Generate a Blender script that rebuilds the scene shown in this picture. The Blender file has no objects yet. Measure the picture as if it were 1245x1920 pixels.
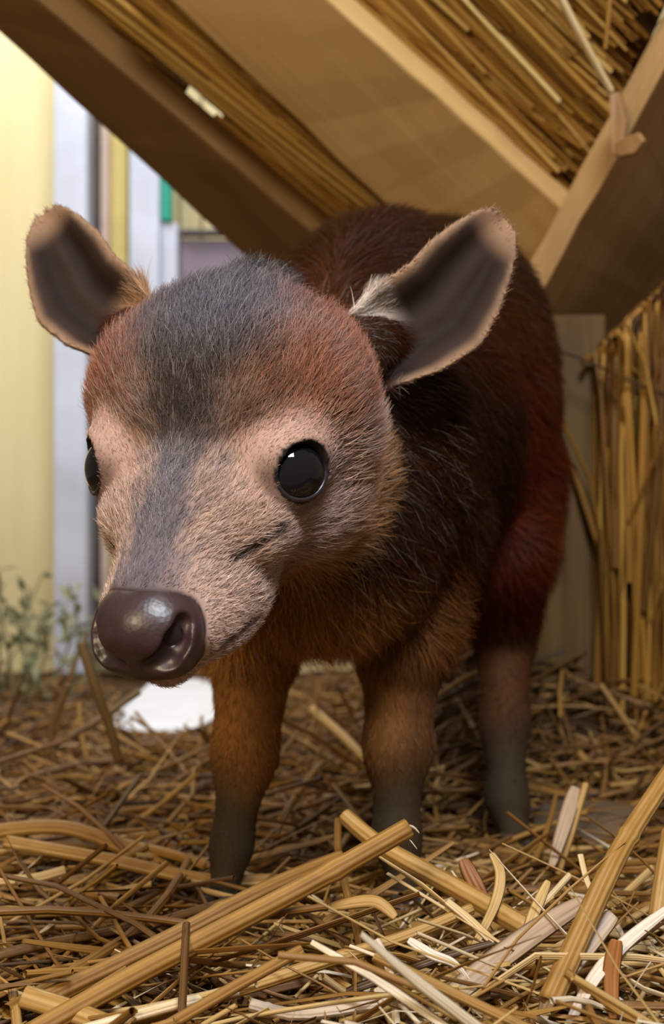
import bpy, math, random, os
import numpy as np
from mathutils import Vector, Matrix

rng = np.random.default_rng(7)
random.seed(7)
C = bpy.context.scene.collection
sc = bpy.context.scene

# ------------------------------------------------------------------ camera, light, exposure
F = 2600.0            # focal length in pixels of the 1245x1920 frame
ZC = 0.135            # camera height above the straw floor
cam = bpy.data.cameras.new('camera')
cam.sensor_fit = 'VERTICAL'; cam.sensor_height = 36.0
cam.lens = 36.0 * F / 1920.0
cam.clip_start = 0.01
cam.dof.use_dof = True; cam.dof.focus_distance = 0.375
cam.dof.aperture_fstop = 15.0
camo = bpy.data.objects.new('camera', cam); C.objects.link(camo)
camo.location = (0, 0, ZC); camo.rotation_euler = (math.pi / 2, 0, 0)
sc.camera = camo

w = bpy.data.worlds.new('world'); sc.world = w; w.use_nodes = True
w.node_tree.nodes['Background'].inputs[0].default_value = (1.0, 0.84, 0.60, 1)
w.node_tree.nodes['Background'].inputs[1].default_value = 0.17

def area(name, loc, target, size, power, col, size_y=None):
    l = bpy.data.lights.new(name, 'AREA'); l.energy = power; l.color = col; l.size = size
    if size_y: l.shape = 'RECTANGLE'; l.size_y = size_y
    o = bpy.data.objects.new(name, l); C.objects.link(o); o.location = loc
    o.rotation_euler = (Vector(target) - Vector(loc)).to_track_quat('-Z', 'Y').to_euler()
    return o
area('skylight', (0.12, -0.10, 0.84), (-0.03, 0.40, 0.14), 0.24, 8.8, (0.88, 0.94, 1.0))
area('warm_fill', (-0.40, -0.40, 0.55), (0.0, 0.6, 0.2), 0.25, 5.6, (1.0, 0.80, 0.50))  # added warm fill from the front left, no real lamp stands there
area('wall_fill', (-0.32, 0.98, 0.95), (-0.30, 1.30, 0.20), 0.5, 7.4, (1.0, 0.97, 0.92))  # unseen lamp added to brighten the far boards in place of daylight

sc.view_settings.view_transform = 'Standard'; sc.view_settings.look = 'None'
sc.view_settings.gamma = 1.0; sc.view_settings.use_curve_mapping = False
sc.view_settings.exposure = 0.0
sc.cycles.use_denoising = True; sc.cycles.adaptive_threshold = 0.02
sc.cycles.max_bounces = 6; sc.cycles.diffuse_bounces = 3; sc.cycles.glossy_bounces = 2

# ------------------------------------------------------------------ helpers
def P(px, py, d):
    return np.array([(px - 622.5) / F * d, d, ZC - (py - 960.0) / F * d])
def project(X):
    X = np.asarray(X)
    return 622.5 + F * X[..., 0] / X[..., 1], 960.0 - F * (X[..., 2] - ZC) / X[..., 1]
def s2l(c):
    c = np.asarray(c, float) / 255.0
    return np.where(c <= 0.04045, c / 12.92, ((c + 0.055) / 1.055) ** 2.4)
def unit(v):
    v = np.asarray(v, float)
    return v / np.maximum(np.linalg.norm(v, axis=-1, keepdims=True), 1e-12)
def sstep(x, a, b):
    t = np.clip((x - a) / (b - a), 0, 1); return t * t * (3 - 2 * t)

def tag(o, label=None, cat=None, group=None, kind=None):
    if label: o['label'] = label
    if cat: o['category'] = cat
    if group: o['group'] = group
    if kind: o['kind'] = kind
    return o
def empty(name, loc, label=None, cat=None, group=None, kind=None):
    o = bpy.data.objects.new(name, None); C.objects.link(o); o.location = loc; o.empty_display_size = 0.02
    return tag(o, label, cat, group, kind)
def link(name, me, mat, parent=None):
    o = bpy.data.objects.new(name, me); C.objects.link(o)
    if mat: me.materials.clear(); me.materials.append(mat)
    if parent:
        o.parent = parent
        o.matrix_parent_inverse = Matrix.Translation(parent.location).inverted()
    return o
def mesh(name, V, Fc, smooth=True):
    me = bpy.data.meshes.new(name)
    V = np.asarray(V, np.float32)
    if isinstance(Fc, np.ndarray):
        k = Fc.shape[1]
        me.vertices.add(len(V)); me.vertices.foreach_set('co', V.ravel())
        me.loops.add(Fc.size); me.loops.foreach_set('vertex_index', Fc.astype(np.int32).ravel())
        me.polygons.add(len(Fc)); me.polygons.foreach_set('loop_start', np.arange(0, Fc.size, k, dtype=np.int32))
        me.update(calc_edges=True)
    else:
        me.from_pydata([tuple(v) for v in V], [], Fc)
    me.polygons.foreach_set('use_smooth', np.full(len(me.polygons), smooth))
    me.update()
    return me
def fattr(me, name, vals, typ='FLOAT', dom='POINT'):
    a = me.attributes.new(name, typ, dom)
    v = np.asarray(vals, np.float32)
    if typ == 'FLOAT': a.data.foreach_set('value', v.ravel())
    else:
        v = np.concatenate([v, np.ones((len(v), 1), np.float32)], 1)
        a.data.foreach_set('color', v.ravel())

# ------------------------------------------------------------------ materials
def newmat(name):
    m = bpy.data.materials.new(name); m.use_nodes = True
    nt = m.node_tree; return m, nt, nt.nodes['Principled BSDF']
def nd(nt, typ, **kw):
    n = nt.nodes.new(typ)
    for k, v in kw.items():
        if k in n.inputs.keys() if hasattr(n.inputs, 'keys') else False: n.inputs[k].default_value = v
        else: setattr(n, k, v)
    return n
def ramp(nt, stops, fac):
    r = nt.nodes.new('ShaderNodeValToRGB'); e = r.color_ramp.elements
    while len(e) < len(stops): e.new(0.5)
    for el, (p, c) in zip(e, stops):
        el.position = p; el.color = (*s2l(c), 1)
    nt.links.new(fac, r.inputs[0]); return r
def wood(name, stops, rough=0.65, scale=1.0, bump=0.25):
    m, nt, b = newmat(name)
    tc = nt.nodes.new('ShaderNodeTexCoord'); mp = nt.nodes.new('ShaderNodeMapping')
    mp.inputs['Scale'].default_value = (4 * scale, 70 * scale, 70 * scale)
    nt.links.new(tc.outputs['Object'], mp.inputs[0])
    n = nt.nodes.new('ShaderNodeTexNoise'); n.inputs['Scale'].default_value = 1.0; n.inputs['Detail'].default_value = 6
    n.inputs['Distortion'].default_value = 0.6
    nt.links.new(mp.outputs[0], n.inputs[0])
    mp2 = nt.nodes.new('ShaderNodeMapping'); mp2.inputs['Scale'].default_value = (5 * scale, 16 * scale, 16 * scale)
    nt.links.new(tc.outputs['Object'], mp2.inputs[0])
    n2 = nt.nodes.new('ShaderNodeTexNoise'); n2.inputs['Scale'].default_value = 1.0; n2.inputs['Detail'].default_value = 3
    nt.links.new(mp2.outputs[0], n2.inputs[0])
    mx = nt.nodes.new('ShaderNodeMath'); mx.operation = 'MULTIPLY_ADD'; mx.inputs[1].default_value = 0.55
    nt.links.new(n.outputs[0], mx.inputs[0])
    m3 = nt.nodes.new('ShaderNodeMath'); m3.operation = 'MULTIPLY'; m3.inputs[1].default_value = 0.45
    nt.links.new(n2.outputs[0], m3.inputs[0]); nt.links.new(m3.outputs[0], mx.inputs[2])
    r = ramp(nt, stops, mx.outputs[0]); nt.links.new(r.outputs[0], b.inputs['Base Color'])
    b.inputs['Roughness'].default_value = rough
    bp = nt.nodes.new('ShaderNodeBump'); bp.inputs['Strength'].default_value = bump; bp.inputs['Distance'].default_value = 0.002
    nt.links.new(mx.outputs[0], bp.inputs['Height']); nt.links.new(bp.outputs[0], b.inputs['Normal'])
    return m
def plain(name, col, rough=0.6, var=0.12, scale=30, spec=0.4, metal=0.0):
    m, nt, b = newmat(name)
    tc = nt.nodes.new('ShaderNodeTexCoord')
    n = nt.nodes.new('ShaderNodeTexNoise'); n.inputs['Scale'].default_value = scale; n.inputs['Detail'].default_value = 4
    nt.links.new(tc.outputs['Object'], n.inputs[0])
    c = np.asarray(col, float)
    r = ramp(nt, [(0.3, c * (1 - var)), (0.7, np.minimum(255, c * (1 + var)))], n.outputs[0])
    nt.links.new(r.outputs[0], b.inputs['Base Color'])
    b.inputs['Roughness'].default_value = rough; b.inputs['Specular IOR Level'].default_value = spec; b.inputs['Metallic'].default_value = metal
    return m
def straw_mat(name, stops, rough=0.5):
    m, nt, b = newmat(name)
    a = nt.nodes.new('ShaderNodeAttribute'); a.attribute_name = 'tint'
    al = nt.nodes.new('ShaderNodeAttribute'); al.attribute_name = 'along'
    tc = nt.nodes.new('ShaderNodeTexCoord')
    n0 = nt.nodes.new('ShaderNodeTexNoise'); n0.inputs['Scale'].default_value = 90; n0.inputs['Detail'].default_value = 3
    nt.links.new(tc.outputs['Object'], n0.inputs[0])
    cx = nt.nodes.new('ShaderNodeCombineXYZ')
    for k_, (src, mul) in enumerate(((al.outputs['Fac'], 9.0), (a.outputs['Fac'], 53.0), (n0.outputs[0], 2.0))):
        mm = nt.nodes.new('ShaderNodeMath'); mm.operation = 'MULTIPLY'; mm.inputs[1].default_value = mul
        nt.links.new(src, mm.inputs[0]); nt.links.new(mm.outputs[0], cx.inputs[k_])
    n = nt.nodes.new('ShaderNodeTexNoise'); n.inputs['Scale'].default_value = 1.0; n.inputs['Detail'].default_value = 3
    nt.links.new(cx.outputs[0], n.inputs[0])
    s = nt.nodes.new('ShaderNodeMath'); s.operation = 'MULTIPLY_ADD'; s.inputs[1].default_value = 0.55; 
    nt.links.new(n.outputs[0], s.inputs[0])
    s2 = nt.nodes.new('ShaderNodeMath'); s2.operation = 'SUBTRACT'; s2.inputs[1].default_value = 0.27
    nt.links.new(a.outputs['Fac'], s2.inputs[0]); nt.links.new(s2.outputs[0], s.inputs[2])
    r = ramp(nt, stops, s.outputs[0]); nt.links.new(r.outputs[0], b.inputs['Base Color'])
    b.inputs['Roughness'].default_value = rough; b.inputs['Specular IOR Level'].default_value = 0.45
    wv = nt.nodes.new('ShaderNodeMath'); wv.operation = 'MULTIPLY'; wv.inputs[1].default_value = 60.0
    nt.links.new(al.outputs['Fac'], wv.inputs[0])
    sn = nt.nodes.new('ShaderNodeMath'); sn.operation = 'SINE'; nt.links.new(wv.outputs[0], sn.inputs[0])
    bp = nt.nodes.new('ShaderNodeBump'); bp.inputs['Strength'].default_value = 0.25; bp.inputs['Distance'].default_value = 0.0006
    nt.links.new(sn.outputs[0], bp.inputs['Height']); nt.links.new(bp.outputs[0], b.inputs['Normal'])
    return m

STRAW = [(0.0, (62, 38, 14)), (0.3, (122, 82, 32)), (0.55, (164, 120, 56)), (0.8, (204, 170, 112)), (1.0, (232, 214, 188))]
M = {}
M['straw'] = straw_mat('straw', STRAW)
M['thatch'] = straw_mat('thatch', [(0.0, (82, 52, 18)), (0.35, (164, 116, 50)), (0.7, (212, 168, 88)), (1.0, (240, 210, 140))])
M['reed'] = straw_mat('reed', [(0.0, (52, 30, 8)), (0.35, (120, 78, 22)), (0.7, (172, 122, 44)), (1.0, (204, 160, 84))])
M['leaf_grey'] = straw_mat('dry_leaf', [(0.0, (120, 92, 70)), (0.5, (184, 156, 128)), (1.0, (232, 216, 200))])
M['rust'] = straw_mat('rust_leaf', [(0.0, (96, 54, 18)), (0.5, (150, 92, 38)), (1.0, (184, 128, 66))])
M['twig'] = straw_mat('twig', [(0.0, (66, 46, 24)), (0.5, (112, 82, 44)), (1.0, (150, 116, 70))])
M['soil'] = plain('soil', (74, 50, 24), 0.95, 0.3, 60)
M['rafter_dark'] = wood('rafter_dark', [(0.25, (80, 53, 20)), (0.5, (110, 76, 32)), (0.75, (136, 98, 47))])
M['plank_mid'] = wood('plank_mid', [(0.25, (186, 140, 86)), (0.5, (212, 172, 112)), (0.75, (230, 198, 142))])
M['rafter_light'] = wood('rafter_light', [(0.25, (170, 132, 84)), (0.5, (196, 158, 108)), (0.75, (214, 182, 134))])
M['board_grey'] = wood('board_grey', [(0.25, (60, 42, 12)), (0.5, (98, 70, 26)), (0.75, (130, 100, 44))], scale=1.6, bump=0.5)
M['panel_yellow'] = wood('panel_yellow', [(0.2, (208, 192, 142)), (0.5, (220, 206, 160)), (0.8, (228, 218, 178))], bump=0.05)
M['panel_olive'] = plain('panel_olive', (206, 190, 122), 0.7, 0.05)
M['white_metal'] = plain('white_metal', (196, 204, 226), 0.45, 0.07, 14)
M['pink_strip'] = plain('pink_strip', (206, 186, 176), 0.6, 0.05)
M['dark_gap'] = plain('dark_gap', (96, 86, 88), 0.7, 0.1)
M['teal'] = plain('teal', (24, 150, 132), 0.5, 0.08)
M['mauve'] = plain('mauve', (140, 126, 142), 0.6, 0.05)
M['white_slab'] = plain('white_slab', (232, 236, 246), 0.5, 0.03)
M['stone'] = plain('stone', (96, 76, 56), 0.85, 0.15, 50)
M['twine'] = plain('twine', (70, 46, 26), 0.8, 0.15, 200)
M['bush'] = plain('bush', (122, 122, 92), 0.8, 0.2, 60)
M['splinter'] = wood('splinter', [(0.25, (120, 84, 46)), (0.5, (154, 114, 68)), (0.75, (180, 142, 94))])

# ------------------------------------------------------------------ generic solids
def frame_obj(name, V, Fc, xa, ya, o0, mat, parent=None, smooth=False, bevel=0.0):
    """mesh given in world coordinates, stored in a local frame whose X runs along xa (for the grain)"""
    xa = unit(xa); za = unit(np.cross(xa, ya)); ya = np.cross(za, xa)
    R = np.stack([xa, ya, za], 1)
    L = (np.asarray(V) - o0) @ R
    me = mesh(name, L, Fc, smooth)
    o = link(name, me, mat)
    mw = Matrix(R.tolist()).to_4x4(); mw.translation = Vector(o0)
    if parent:
        o.parent = parent
        mw = Matrix.Translation(parent.location).inverted() @ mw
    o.matrix_basis = mw
    if bevel:
        b = o.modifiers.new('bevel', 'BEVEL'); b.width = bevel; b.segments = 2; b.limit_method = 'ANGLE'
    return o
HEX = [[0, 1, 2, 3], [7, 6, 5, 4], [0, 4, 5, 1], [1, 5, 6, 2], [2, 6, 7, 3], [3, 7, 4, 0]]
def subdiv_hex(front, back, n):
    """hexahedron cut n times along its long direction (corners 0-3 run to 1-2), slightly wavy as sawn timber is"""
    V = []; Fc = []
    for i in range(n + 1):
        t = i / n
        for a, b, S in ((0, 1, front), (3, 2, front), (3, 2, back), (0, 1, back)):
            V.append(S[a] * (1 - t) + S[b] * t + rng.normal(0, 0.00035, 3))
    for i in range(n):
        for k in range(4):
            Fc.append([i * 4 + k, i * 4 + (k + 1) % 4, (i + 1) * 4 + (k + 1) % 4, (i + 1) * 4 + k])
    Fc.append([3, 2, 1, 0]); Fc.append([n * 4, n * 4 + 1, n * 4 + 2, n * 4 + 3])
    return np.array(V), Fc
def beam(name, front, back, mat, label, cat, n=10, bevel=0.0016, parent=None):
    V, Fc = subdiv_hex(np.asarray(front), np.asarray(back), n)
    ax = front[1] - front[0]
    o = frame_obj(name, V, Fc, ax, front[3] - front[0], np.asarray(front[0]), mat, parent, bevel=bevel)
    return tag(o, label, cat)
def boxw(name, x0, x1, y0, y1, z0, z1, mat, parent=None, bevel=0.001, vertical=True):
    V = np.array([[x0, y0, z0], [x1, y0, z0], [x1, y1, z0], [x0, y1, z0], [x0, y0, z1], [x1, y0, z1], [x1, y1, z1], [x0, y1, z1]])
    Fc = [[3, 2, 1, 0], [4, 5, 6, 7], [0, 1, 5, 4], [1, 2, 6, 5], [2, 3, 7, 6], [3, 0, 4, 7]]
    xa = (0, 0, 1) if vertical else (1, 0, 0)
    o0 = np.array([(x0 + x1) / 2, (y0 + y1) / 2, z0])
    return frame_obj(name, V, Fc, xa, (0, 1, 0), o0, mat, parent, bevel=bevel)

# ------------------------------------------------------------------ straw machinery
def ground(x, y):
    g = 0.0035 * np.sin(31 * x + 1.3) * np.sin(23 * y + .4) + 0.002 * np.sin(67 * x + 2) * np.cos(59 * y)
    g = g + 0.085 * sstep(y, 0.60, 0.80) * sstep(x, 0.015, 0.07)
    g = g + 0.002 * sstep(y, 0.9, 1.05)
    return g - 0.015
def tubes(paths, rad, flat, tint, K=6, twist=None, taper=0.85, face=None):
    """paths (N,S,3), rad (N,), flat (N,) -> verts, quads, per-vertex tint and around/along attribute"""
    N, S, _ = paths.shape
    T = np.gradient(paths, axis=1); T = unit(T)
    ref = unit(rng.normal(size=(N, 1, 3)) * [1, 1, .35] + [0, 0, 1.0])
    if face is not None: ref = np.broadcast_to(np.asarray(face, float), ref.shape)
    U = unit(np.cross(T, np.broadcast_to(ref, T.shape))); Vv = np.cross(T, U)
    ang = np.arange(K) / K * 2 * np.pi
    s = np.linspace(0, 1, S)
    tw = np.zeros((N, S)) if twist is None else twist[:, None] * s[None]
    ca = np.cos(ang)[None, None]; sa = np.sin(ang)[None, None] * flat[:, None, None]
    cu = ca * np.cos(tw)[..., None] - sa * np.sin(tw)[..., None]
    sv = ca * np.sin(tw)[..., None] + sa * np.cos(tw)[..., None]
    r = rad[:, None] * (1 - (1 - taper) * s[None])
    pt = np.where(flat[:, None] < .4, .25 + .75 * np.clip(np.sin(np.pi * np.clip(s[None] * .92 + .04, 0, 1)), 0, 1) ** .5, 1.0)
    r = r * pt
    V = paths[:, :, None] + (U[:, :, None] * cu[..., None] + Vv[:, :, None] * sv[..., None]) * r[..., None, None]
    V = V.reshape(-1, 3)
    i, j, k = np.meshgrid(np.arange(N), np.arange(S - 1), np.arange(K), indexing='ij')
    a = (i * S + j) * K + k; b = (i * S + j) * K + (k + 1) % K
    Fq = np.stack([a, b, b + K, a + K], -1).reshape(-1, 4)
    tv = np.repeat(tint, S * K)
    al = np.tile(np.tile(np.arange(K) / K, S), N)
    return V, Fq, tv, al
def bent(start, direc, length, S, bend=0.12, sag=0.0, kink=.3):
    N = len(start); t = np.linspace(-.5, .5, S)[None, :, None]
    d = unit(direc); side = unit(np.cross(d, rng.normal(size=(N, 3))))
    p = start[:, None] + d[:, None] * length[:, None, None] * t
    p = p + side[:, None] * (length * rng.normal(0, bend, N))[:, None, None] * (0.25 - t * t) * 2
    # an occasional kink
    kk = (rng.random(N) < kink)[:, None, None]; side2 = unit(np.cross(d, rng.normal(size=(N, 3))))
    p = p + kk * side2[:, None] * length[:, None, None] * np.maximum(t - rng.uniform(-.1, .3, N)[:, None, None], 0) * 0.5
    p[..., 2] -= sag * (t[..., 0] ** 2) * length[:, None]
    return p
def straw_obj(name, V, Fq, tv, al, mat, parent=None):
    me = mesh(name, V, Fq, True); fattr(me, 'tint', tv); fattr(me, 'along', al)
    return link(name, me, mat, parent)

# ------------------------------------------------------------------ floor
nx, ny = 70, 90
gx, gy = np.meshgrid(np.linspace(-.75, .75, nx), np.linspace(.18, 1.40, ny), indexing='ij')
gz = ground(gx, gy) - 0.006 + rng.normal(0, .0012, gx.shape)
V = np.stack([gx, gy, gz], -1).reshape(-1, 3)
i, j = np.meshgrid(np.arange(nx - 1), np.arange(ny - 1), indexing='ij'); a = i * ny + j
fl = link('floor', mesh('floor', V, np.stack([a, a + ny, a + ny + 1, a + 1], -1).reshape(-1, 4)), M['soil'])
tag(fl, 'dark trampled bedding floor under the loose straw', kind='structure')

# ------------------------------------------------------------------ bright background, seen to the left
YB = 1.30
def bx(px): return (px - 622.5) / F * YB
wb = empty('wall_back', (bx(-60), YB + .03, 0), 'pale yellow board wall lit brightly beyond the shelter', None, None, 'structure')
edges = [-700, -420, -180, 96, 330, 372, 460, 700, 960, 1250, 1600]
for k in range(len(edges) - 1):
    boxw('plank', bx(edges[k]) + .0012, bx(edges[k + 1]) - .0012, YB + .03, YB + .045, -.02, .95, M['panel_yellow'], wb)
def bgpost(name, x0, x1, y0, y1, dep, th, mat, label, cat):
    a = P(x0, y1, dep); b = P(x1, y0, dep)
    z0 = max(a[2], -0.01)
    return tag(boxw(name, a[0], b[0], dep, dep + th, z0, b[2], mat, bevel=.002), label, cat)
bgpost('metal_post', 100, 164, -200, 1400, 1.24, .03, M['white_metal'], 'pale grey-blue metal post beside the yellow boards at left', 'post')
bgpost('gap_shade', 166, 188, -200, 1400, 1.285, .012, M['dark_gap'], 'dark strip put in for the shaded gap right of the pale metal post', 'strip')  # dark strip stands in for the shade in the gap beside the post
bgpost('pink_batten', 188, 204, -200, 1400, 1.28, .02, M['pink_strip'], 'thin pinkish batten next to the dark strip', 'batten')
bgpost('olive_board', 206, 238, -200, 1400, 1.29, .02, M['panel_olive'], 'olive yellow narrow board between two pale posts', 'board')
bgpost('metal_post', 242, 300, -200, 1400, 1.25, .03, M['white_metal'], 'wide pale metal post left of the teal strip', 'post')
bgpost('metal_plate', 300, 334, 418, 1400, 1.255, .012, M['white_metal'], 'pale metal plate below the teal strip', 'plate')
bgpost('teal_strip', 301, 322, 250, 414, 1.25, .012, M['teal'], 'bright teal upright strip fixed beside the pale post', 'strip')
bgpost('rail', 334, 560, 428, 440, 1.25, .015, M['dark_gap'], 'thin dark horizontal rail above the mauve panel', 'rail')
bgpost('mauve_panel', 336, 560, 448, 700, 1.262, .015, M['mauve'], 'dull mauve panel under the horizontal rail behind the calf', 'panel')
slab = boxw('white_board', -.150, -.070, .90, 1.16, -.012, -.004, M['white_slab'], vertical=False, bevel=.003)
tag(slab, 'bright white board lying on the ground below the muzzle', 'board')

# ------------------------------------------------------------------ the sloping thatched roof with its rafters
def pl_depth(px, py): return 1.0 / (1.4706 + .0001143 * px - .000522 * py)
def PP(px, py, off=0.0):
    return P(px, py, pl_depth(px, py)) + NPL * off
NPL = 0
_a, _b, _c = [P(*q, pl_depth(*q)) for q in ((0, 0), (1000, 0), (0, 600))]
NPL = unit(np.cross(_b - _a, _c - _a))
if NPL[1] > 0: NPL = -NPL                     # towards the viewer
def roof_beam(name, ll0, ll1, ur0, ur1, th, mat, label):
    fr = [PP(*ll0), PP(*ll1), PP(*ur1), PP(*ur0)]
    fr = [p + NPL * th for p in fr]
    bk = [p - NPL * th for p in fr]
    return beam(name, fr, bk, mat, label, 'beam')
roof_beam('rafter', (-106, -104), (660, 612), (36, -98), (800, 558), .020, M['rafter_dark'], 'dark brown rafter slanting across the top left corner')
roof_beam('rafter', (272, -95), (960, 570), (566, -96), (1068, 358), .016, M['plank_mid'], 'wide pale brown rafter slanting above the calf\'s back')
# ------------------------------------------------------------------ right-hand leaning timber
A0, A1 = P(1015, 548, .70), P(1262, 98, .625)
ax = unit(A1 - A0); A0 = A0 - ax * .004; A1 = A1 + ax * .06
e1 = P(985, 475, .716) - P(1015, 548, .70); e1 = e1 - ax * np.dot(e1, ax)
e1 = unit(e1) * .0205
e2 = P(1182, 640, .86) - A0
lo = -ax * .030
fr = [A0 + lo, A1, A1 + e1, A0 + e1 + lo]; et = P(1425, 325, .80) - A1
bk = [A0 + e2, A1 + et, A1 + e1 + et, A0 + e1 + e2]
V, Fc = subdiv_hex(np.asarray(fr), np.asarray(bk), 12)
lt = frame_obj('leaning_timber', V, Fc, ax, e1, A0, M['rafter_light'], bevel=.0015)
tag(lt, 'squared timber leaning to the right with a pale front edge and shaded side', 'beam')

# chipped splinter standing off the timber
def lump(name, c, axes, mat, seed=0, parent=None, n=2):
    import bmesh
    bm = bmesh.new(); bmesh.ops.create_icosphere(bm, subdivisions=n, radius=1.0)
    r = np.random.default_rng(seed); Ax = np.asarray(axes)
    ph = r.uniform(0, 6, 6)
    V = np.array([v.co[:] for v in bm.verts])
    k = 1 + .10 * np.sin(4 * V[:, 0] + ph[0]) * np.cos(3 * V[:, 1] + ph[1]) + .07 * np.sin(6 * V[:, 2] + ph[2])
    V = V * k[:, None]
    Wd = V @ Ax
    Fc = [[v.index for v in f.verts] for f in bm.faces]; bm.free()
    return frame_obj(name, Wd + c, Fc, Ax[0], Ax[1], np.asarray(c), mat, parent, smooth=True)
c0 = P(1150, 240, .634)
spl = empty('wood_splinter', c0, 'torn brown wood splinter sticking out of the leaning timber', 'splinter')
T0, T1, T2 = P(1140, 170, .642), P(1150, 288, .634), P(1206, 262, .628)
def wedge(name, pts, th, mat, parent):
    pts = [np.asarray(p) for p in pts]; n = len(pts)
    nn = unit(np.cross(pts[1] - pts[0], pts[2] - pts[0]));  nn = nn if nn[1] < 0 else -nn
    V = [p + nn * th * .5 for p in pts] + [p - nn * th * .5 for p in pts]
    Fc = [list(range(n)), list(range(2 * n - 1, n - 1, -1))] + [[k, k + n, (k + 1) % n + n, (k + 1) % n] for k in range(n)]
    return frame_obj(name, np.array(V), Fc, pts[1] - pts[0], pts[2] - pts[0], pts[0], mat, parent, bevel=.001)
wedge('chip', [P(1146, 176, .640), P(1150, 292, .636), P(1168, 296, .632), P(1176, 230, .634), P(1164, 172, .640)], .004, M['splinter'], spl)
wedge('tongue', [P(1156, 268, .634), P(1160, 296, .632), P(1190, 290, .624), P(1211, 264, .620), P(1200, 248, .622), P(1176, 258, .628)], .003, M['splinter'], spl)

# ------------------------------------------------------------------ upright board and reed wall on the right
gb = boxw('upright_board', .092, .143, .722, .738, -.01, .238, M['board_grey'], bevel=.002)
tag(gb, 'weathered grey-brown board standing upright behind the calf\'s flank', 'board')
rw = empty('reed_wall', (.2, .72, 0), 'wall of upright golden reeds at the right edge', 'reed wall')
boxw('backing', .138, .42, .730, .742, -.01, .230, M['soil'], rw)
def upright(N, ylo, yhi):
    x = rng.uniform(.139, .36, N); y = rng.uniform(ylo, yhi, N); L = rng.uniform(.16, .34, N)
    z = rng.uniform(.03, .22, N)
    d = np.stack([rng.normal(0, .035, N), rng.normal(0, .012, N), np.ones(N)], 1)
    p = bent(np.stack([x, y, z], 1), d, L, 6, .02, kink=.05)
    p[..., 2] = np.clip(p[..., 2], -.01, .222 + (p[..., 0] - .14) * .95)
    return p
p = upright(1500, .712, .728); N = len(p)
o = straw_obj('reed_layer', *tubes(p, rng.uniform(.0008, .0022, N), rng.uniform(.4, 1, N), np.clip(rng.normal(.40, .26, N), 0, 1), 5), M['reed'], rw)
o['kind'] = 'stuff'
p = upright(500, .702, .712); p = p[p[:, :, 0].mean(1) < .20][:130]
for q in p:
    straw_obj('reed', *tubes(q[None], rng.uniform(.0010, .0024, 1), rng.uniform(.4, 1, 1), np.clip(rng.normal(.45, .25, 1), 0, 1), 6), M['reed'], rw)
# twine stretched across
tw = np.array([P(1030, 652, .700), P(1090, 672, .698), P(1150, 700, .697), P(1245, 738, .696), P(1330, 780, .695)])
o = straw_obj('twine', *tubes(tw[None], np.array([.0007]), np.ones(1), np.array([.3]), 6), M['twine'])
tag(o, 'thin dark twine stretched across the reed wall', 'twine')

# ------------------------------------------------------------------ thatch of the sloping roof
th = empty('thatch_roof', PP(800, 100, -.02), 'golden straw thatch of the sloping roof behind the rafters', 'thatch')
poly = [PP(*q, -.016) for q in ((-20, -150), (110, 50), (290, 195), (336, 208), (354, 166), (396, 200), (408, 270), (430, 340), (640, 545), (960, 600), (1030, 500), (1210, 130), (1330, -150))]
n = len(poly); Vb = poly + [q - NPL * .012 for q in poly]
Fb = [list(range(n)), list(range(2 * n - 1, n - 1, -1))] + [[k, (k + 1) % n, (k + 1) % n + n, k + n] for k in range(n)]
link('backing', mesh('backing', np.array(Vb), Fb, False), M['soil'], th)
sdir = unit(PP(1045, 337) - PP(672, 0)); cdir = unit(np.cross(sdir, NPL))
def roof_straws(N, o0, o1, spread, Lr=(.10, .34)):
    out = []
    while len(out) < N:
        px, py = rng.uniform(60, 1480), rng.uniform(-140, 620)
        if py > (px - 150) * .86 + 40 and px < 760: continue
        if py > 600 - abs(px - 900) * .15: continue
        out.append(PP(px, py, rng.uniform(o0, o1)))
    c = np.array(out)
    d = sdir + cdir * rng.normal(0, spread, N)[:, None] + NPL * rng.normal(0, .01, N)[:, None]
    return bent(c, d, rng.uniform(*Lr, N), 6, .012, kink=0.)
def notch_ok(p):
    """keep straws off the gap by the dark rafter and inside the roof's edge"""
    f_ = np.linspace(0, p.shape[1] - 1, 40); i_ = np.minimum(f_.astype(int), p.shape[1] - 2); f_ = (f_ - i_)[None, :, None]
    x, y = project(p[:, i_] * (1 - f_) + p[:, i_ + 1] * f_); inside = (y < (x - 150) * .86 + 60)
    gap = (x > 352) & (x < 400) & (y > (x - 160) * .86 - 10) & (y < (x - 160) * .86 + 40)
    return (inside.all(1)) & (~gap.any(1)) & (x < 1046 + (475 - y) * .432).all(1)
p = np.concatenate([roof_straws(3600, -.014, -.002, .06), roof_straws(2600, -.014, -.002, .06, (.03, .09))]); p = p[notch_ok(p)]; N = len(p)
o = straw_obj('straw_layer', *tubes(p, rng.uniform(.0007, .0018, N), rng.uniform(.4, 1, N), np.clip(rng.normal(.50, .22, N), 0, 1), 5), M['thatch'], th)
o['kind'] = 'stuff'
p = roof_straws(420, -.004, .0, .05); p = p[notch_ok(p)][:170]
for q in p:
    straw_obj('straw', *tubes(q[None], rng.uniform(.0009, .0020, 1), rng.uniform(.4, 1, 1), np.clip(rng.normal(.55, .2, 1), 0, 1), 6), M['thatch'], th)

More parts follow.
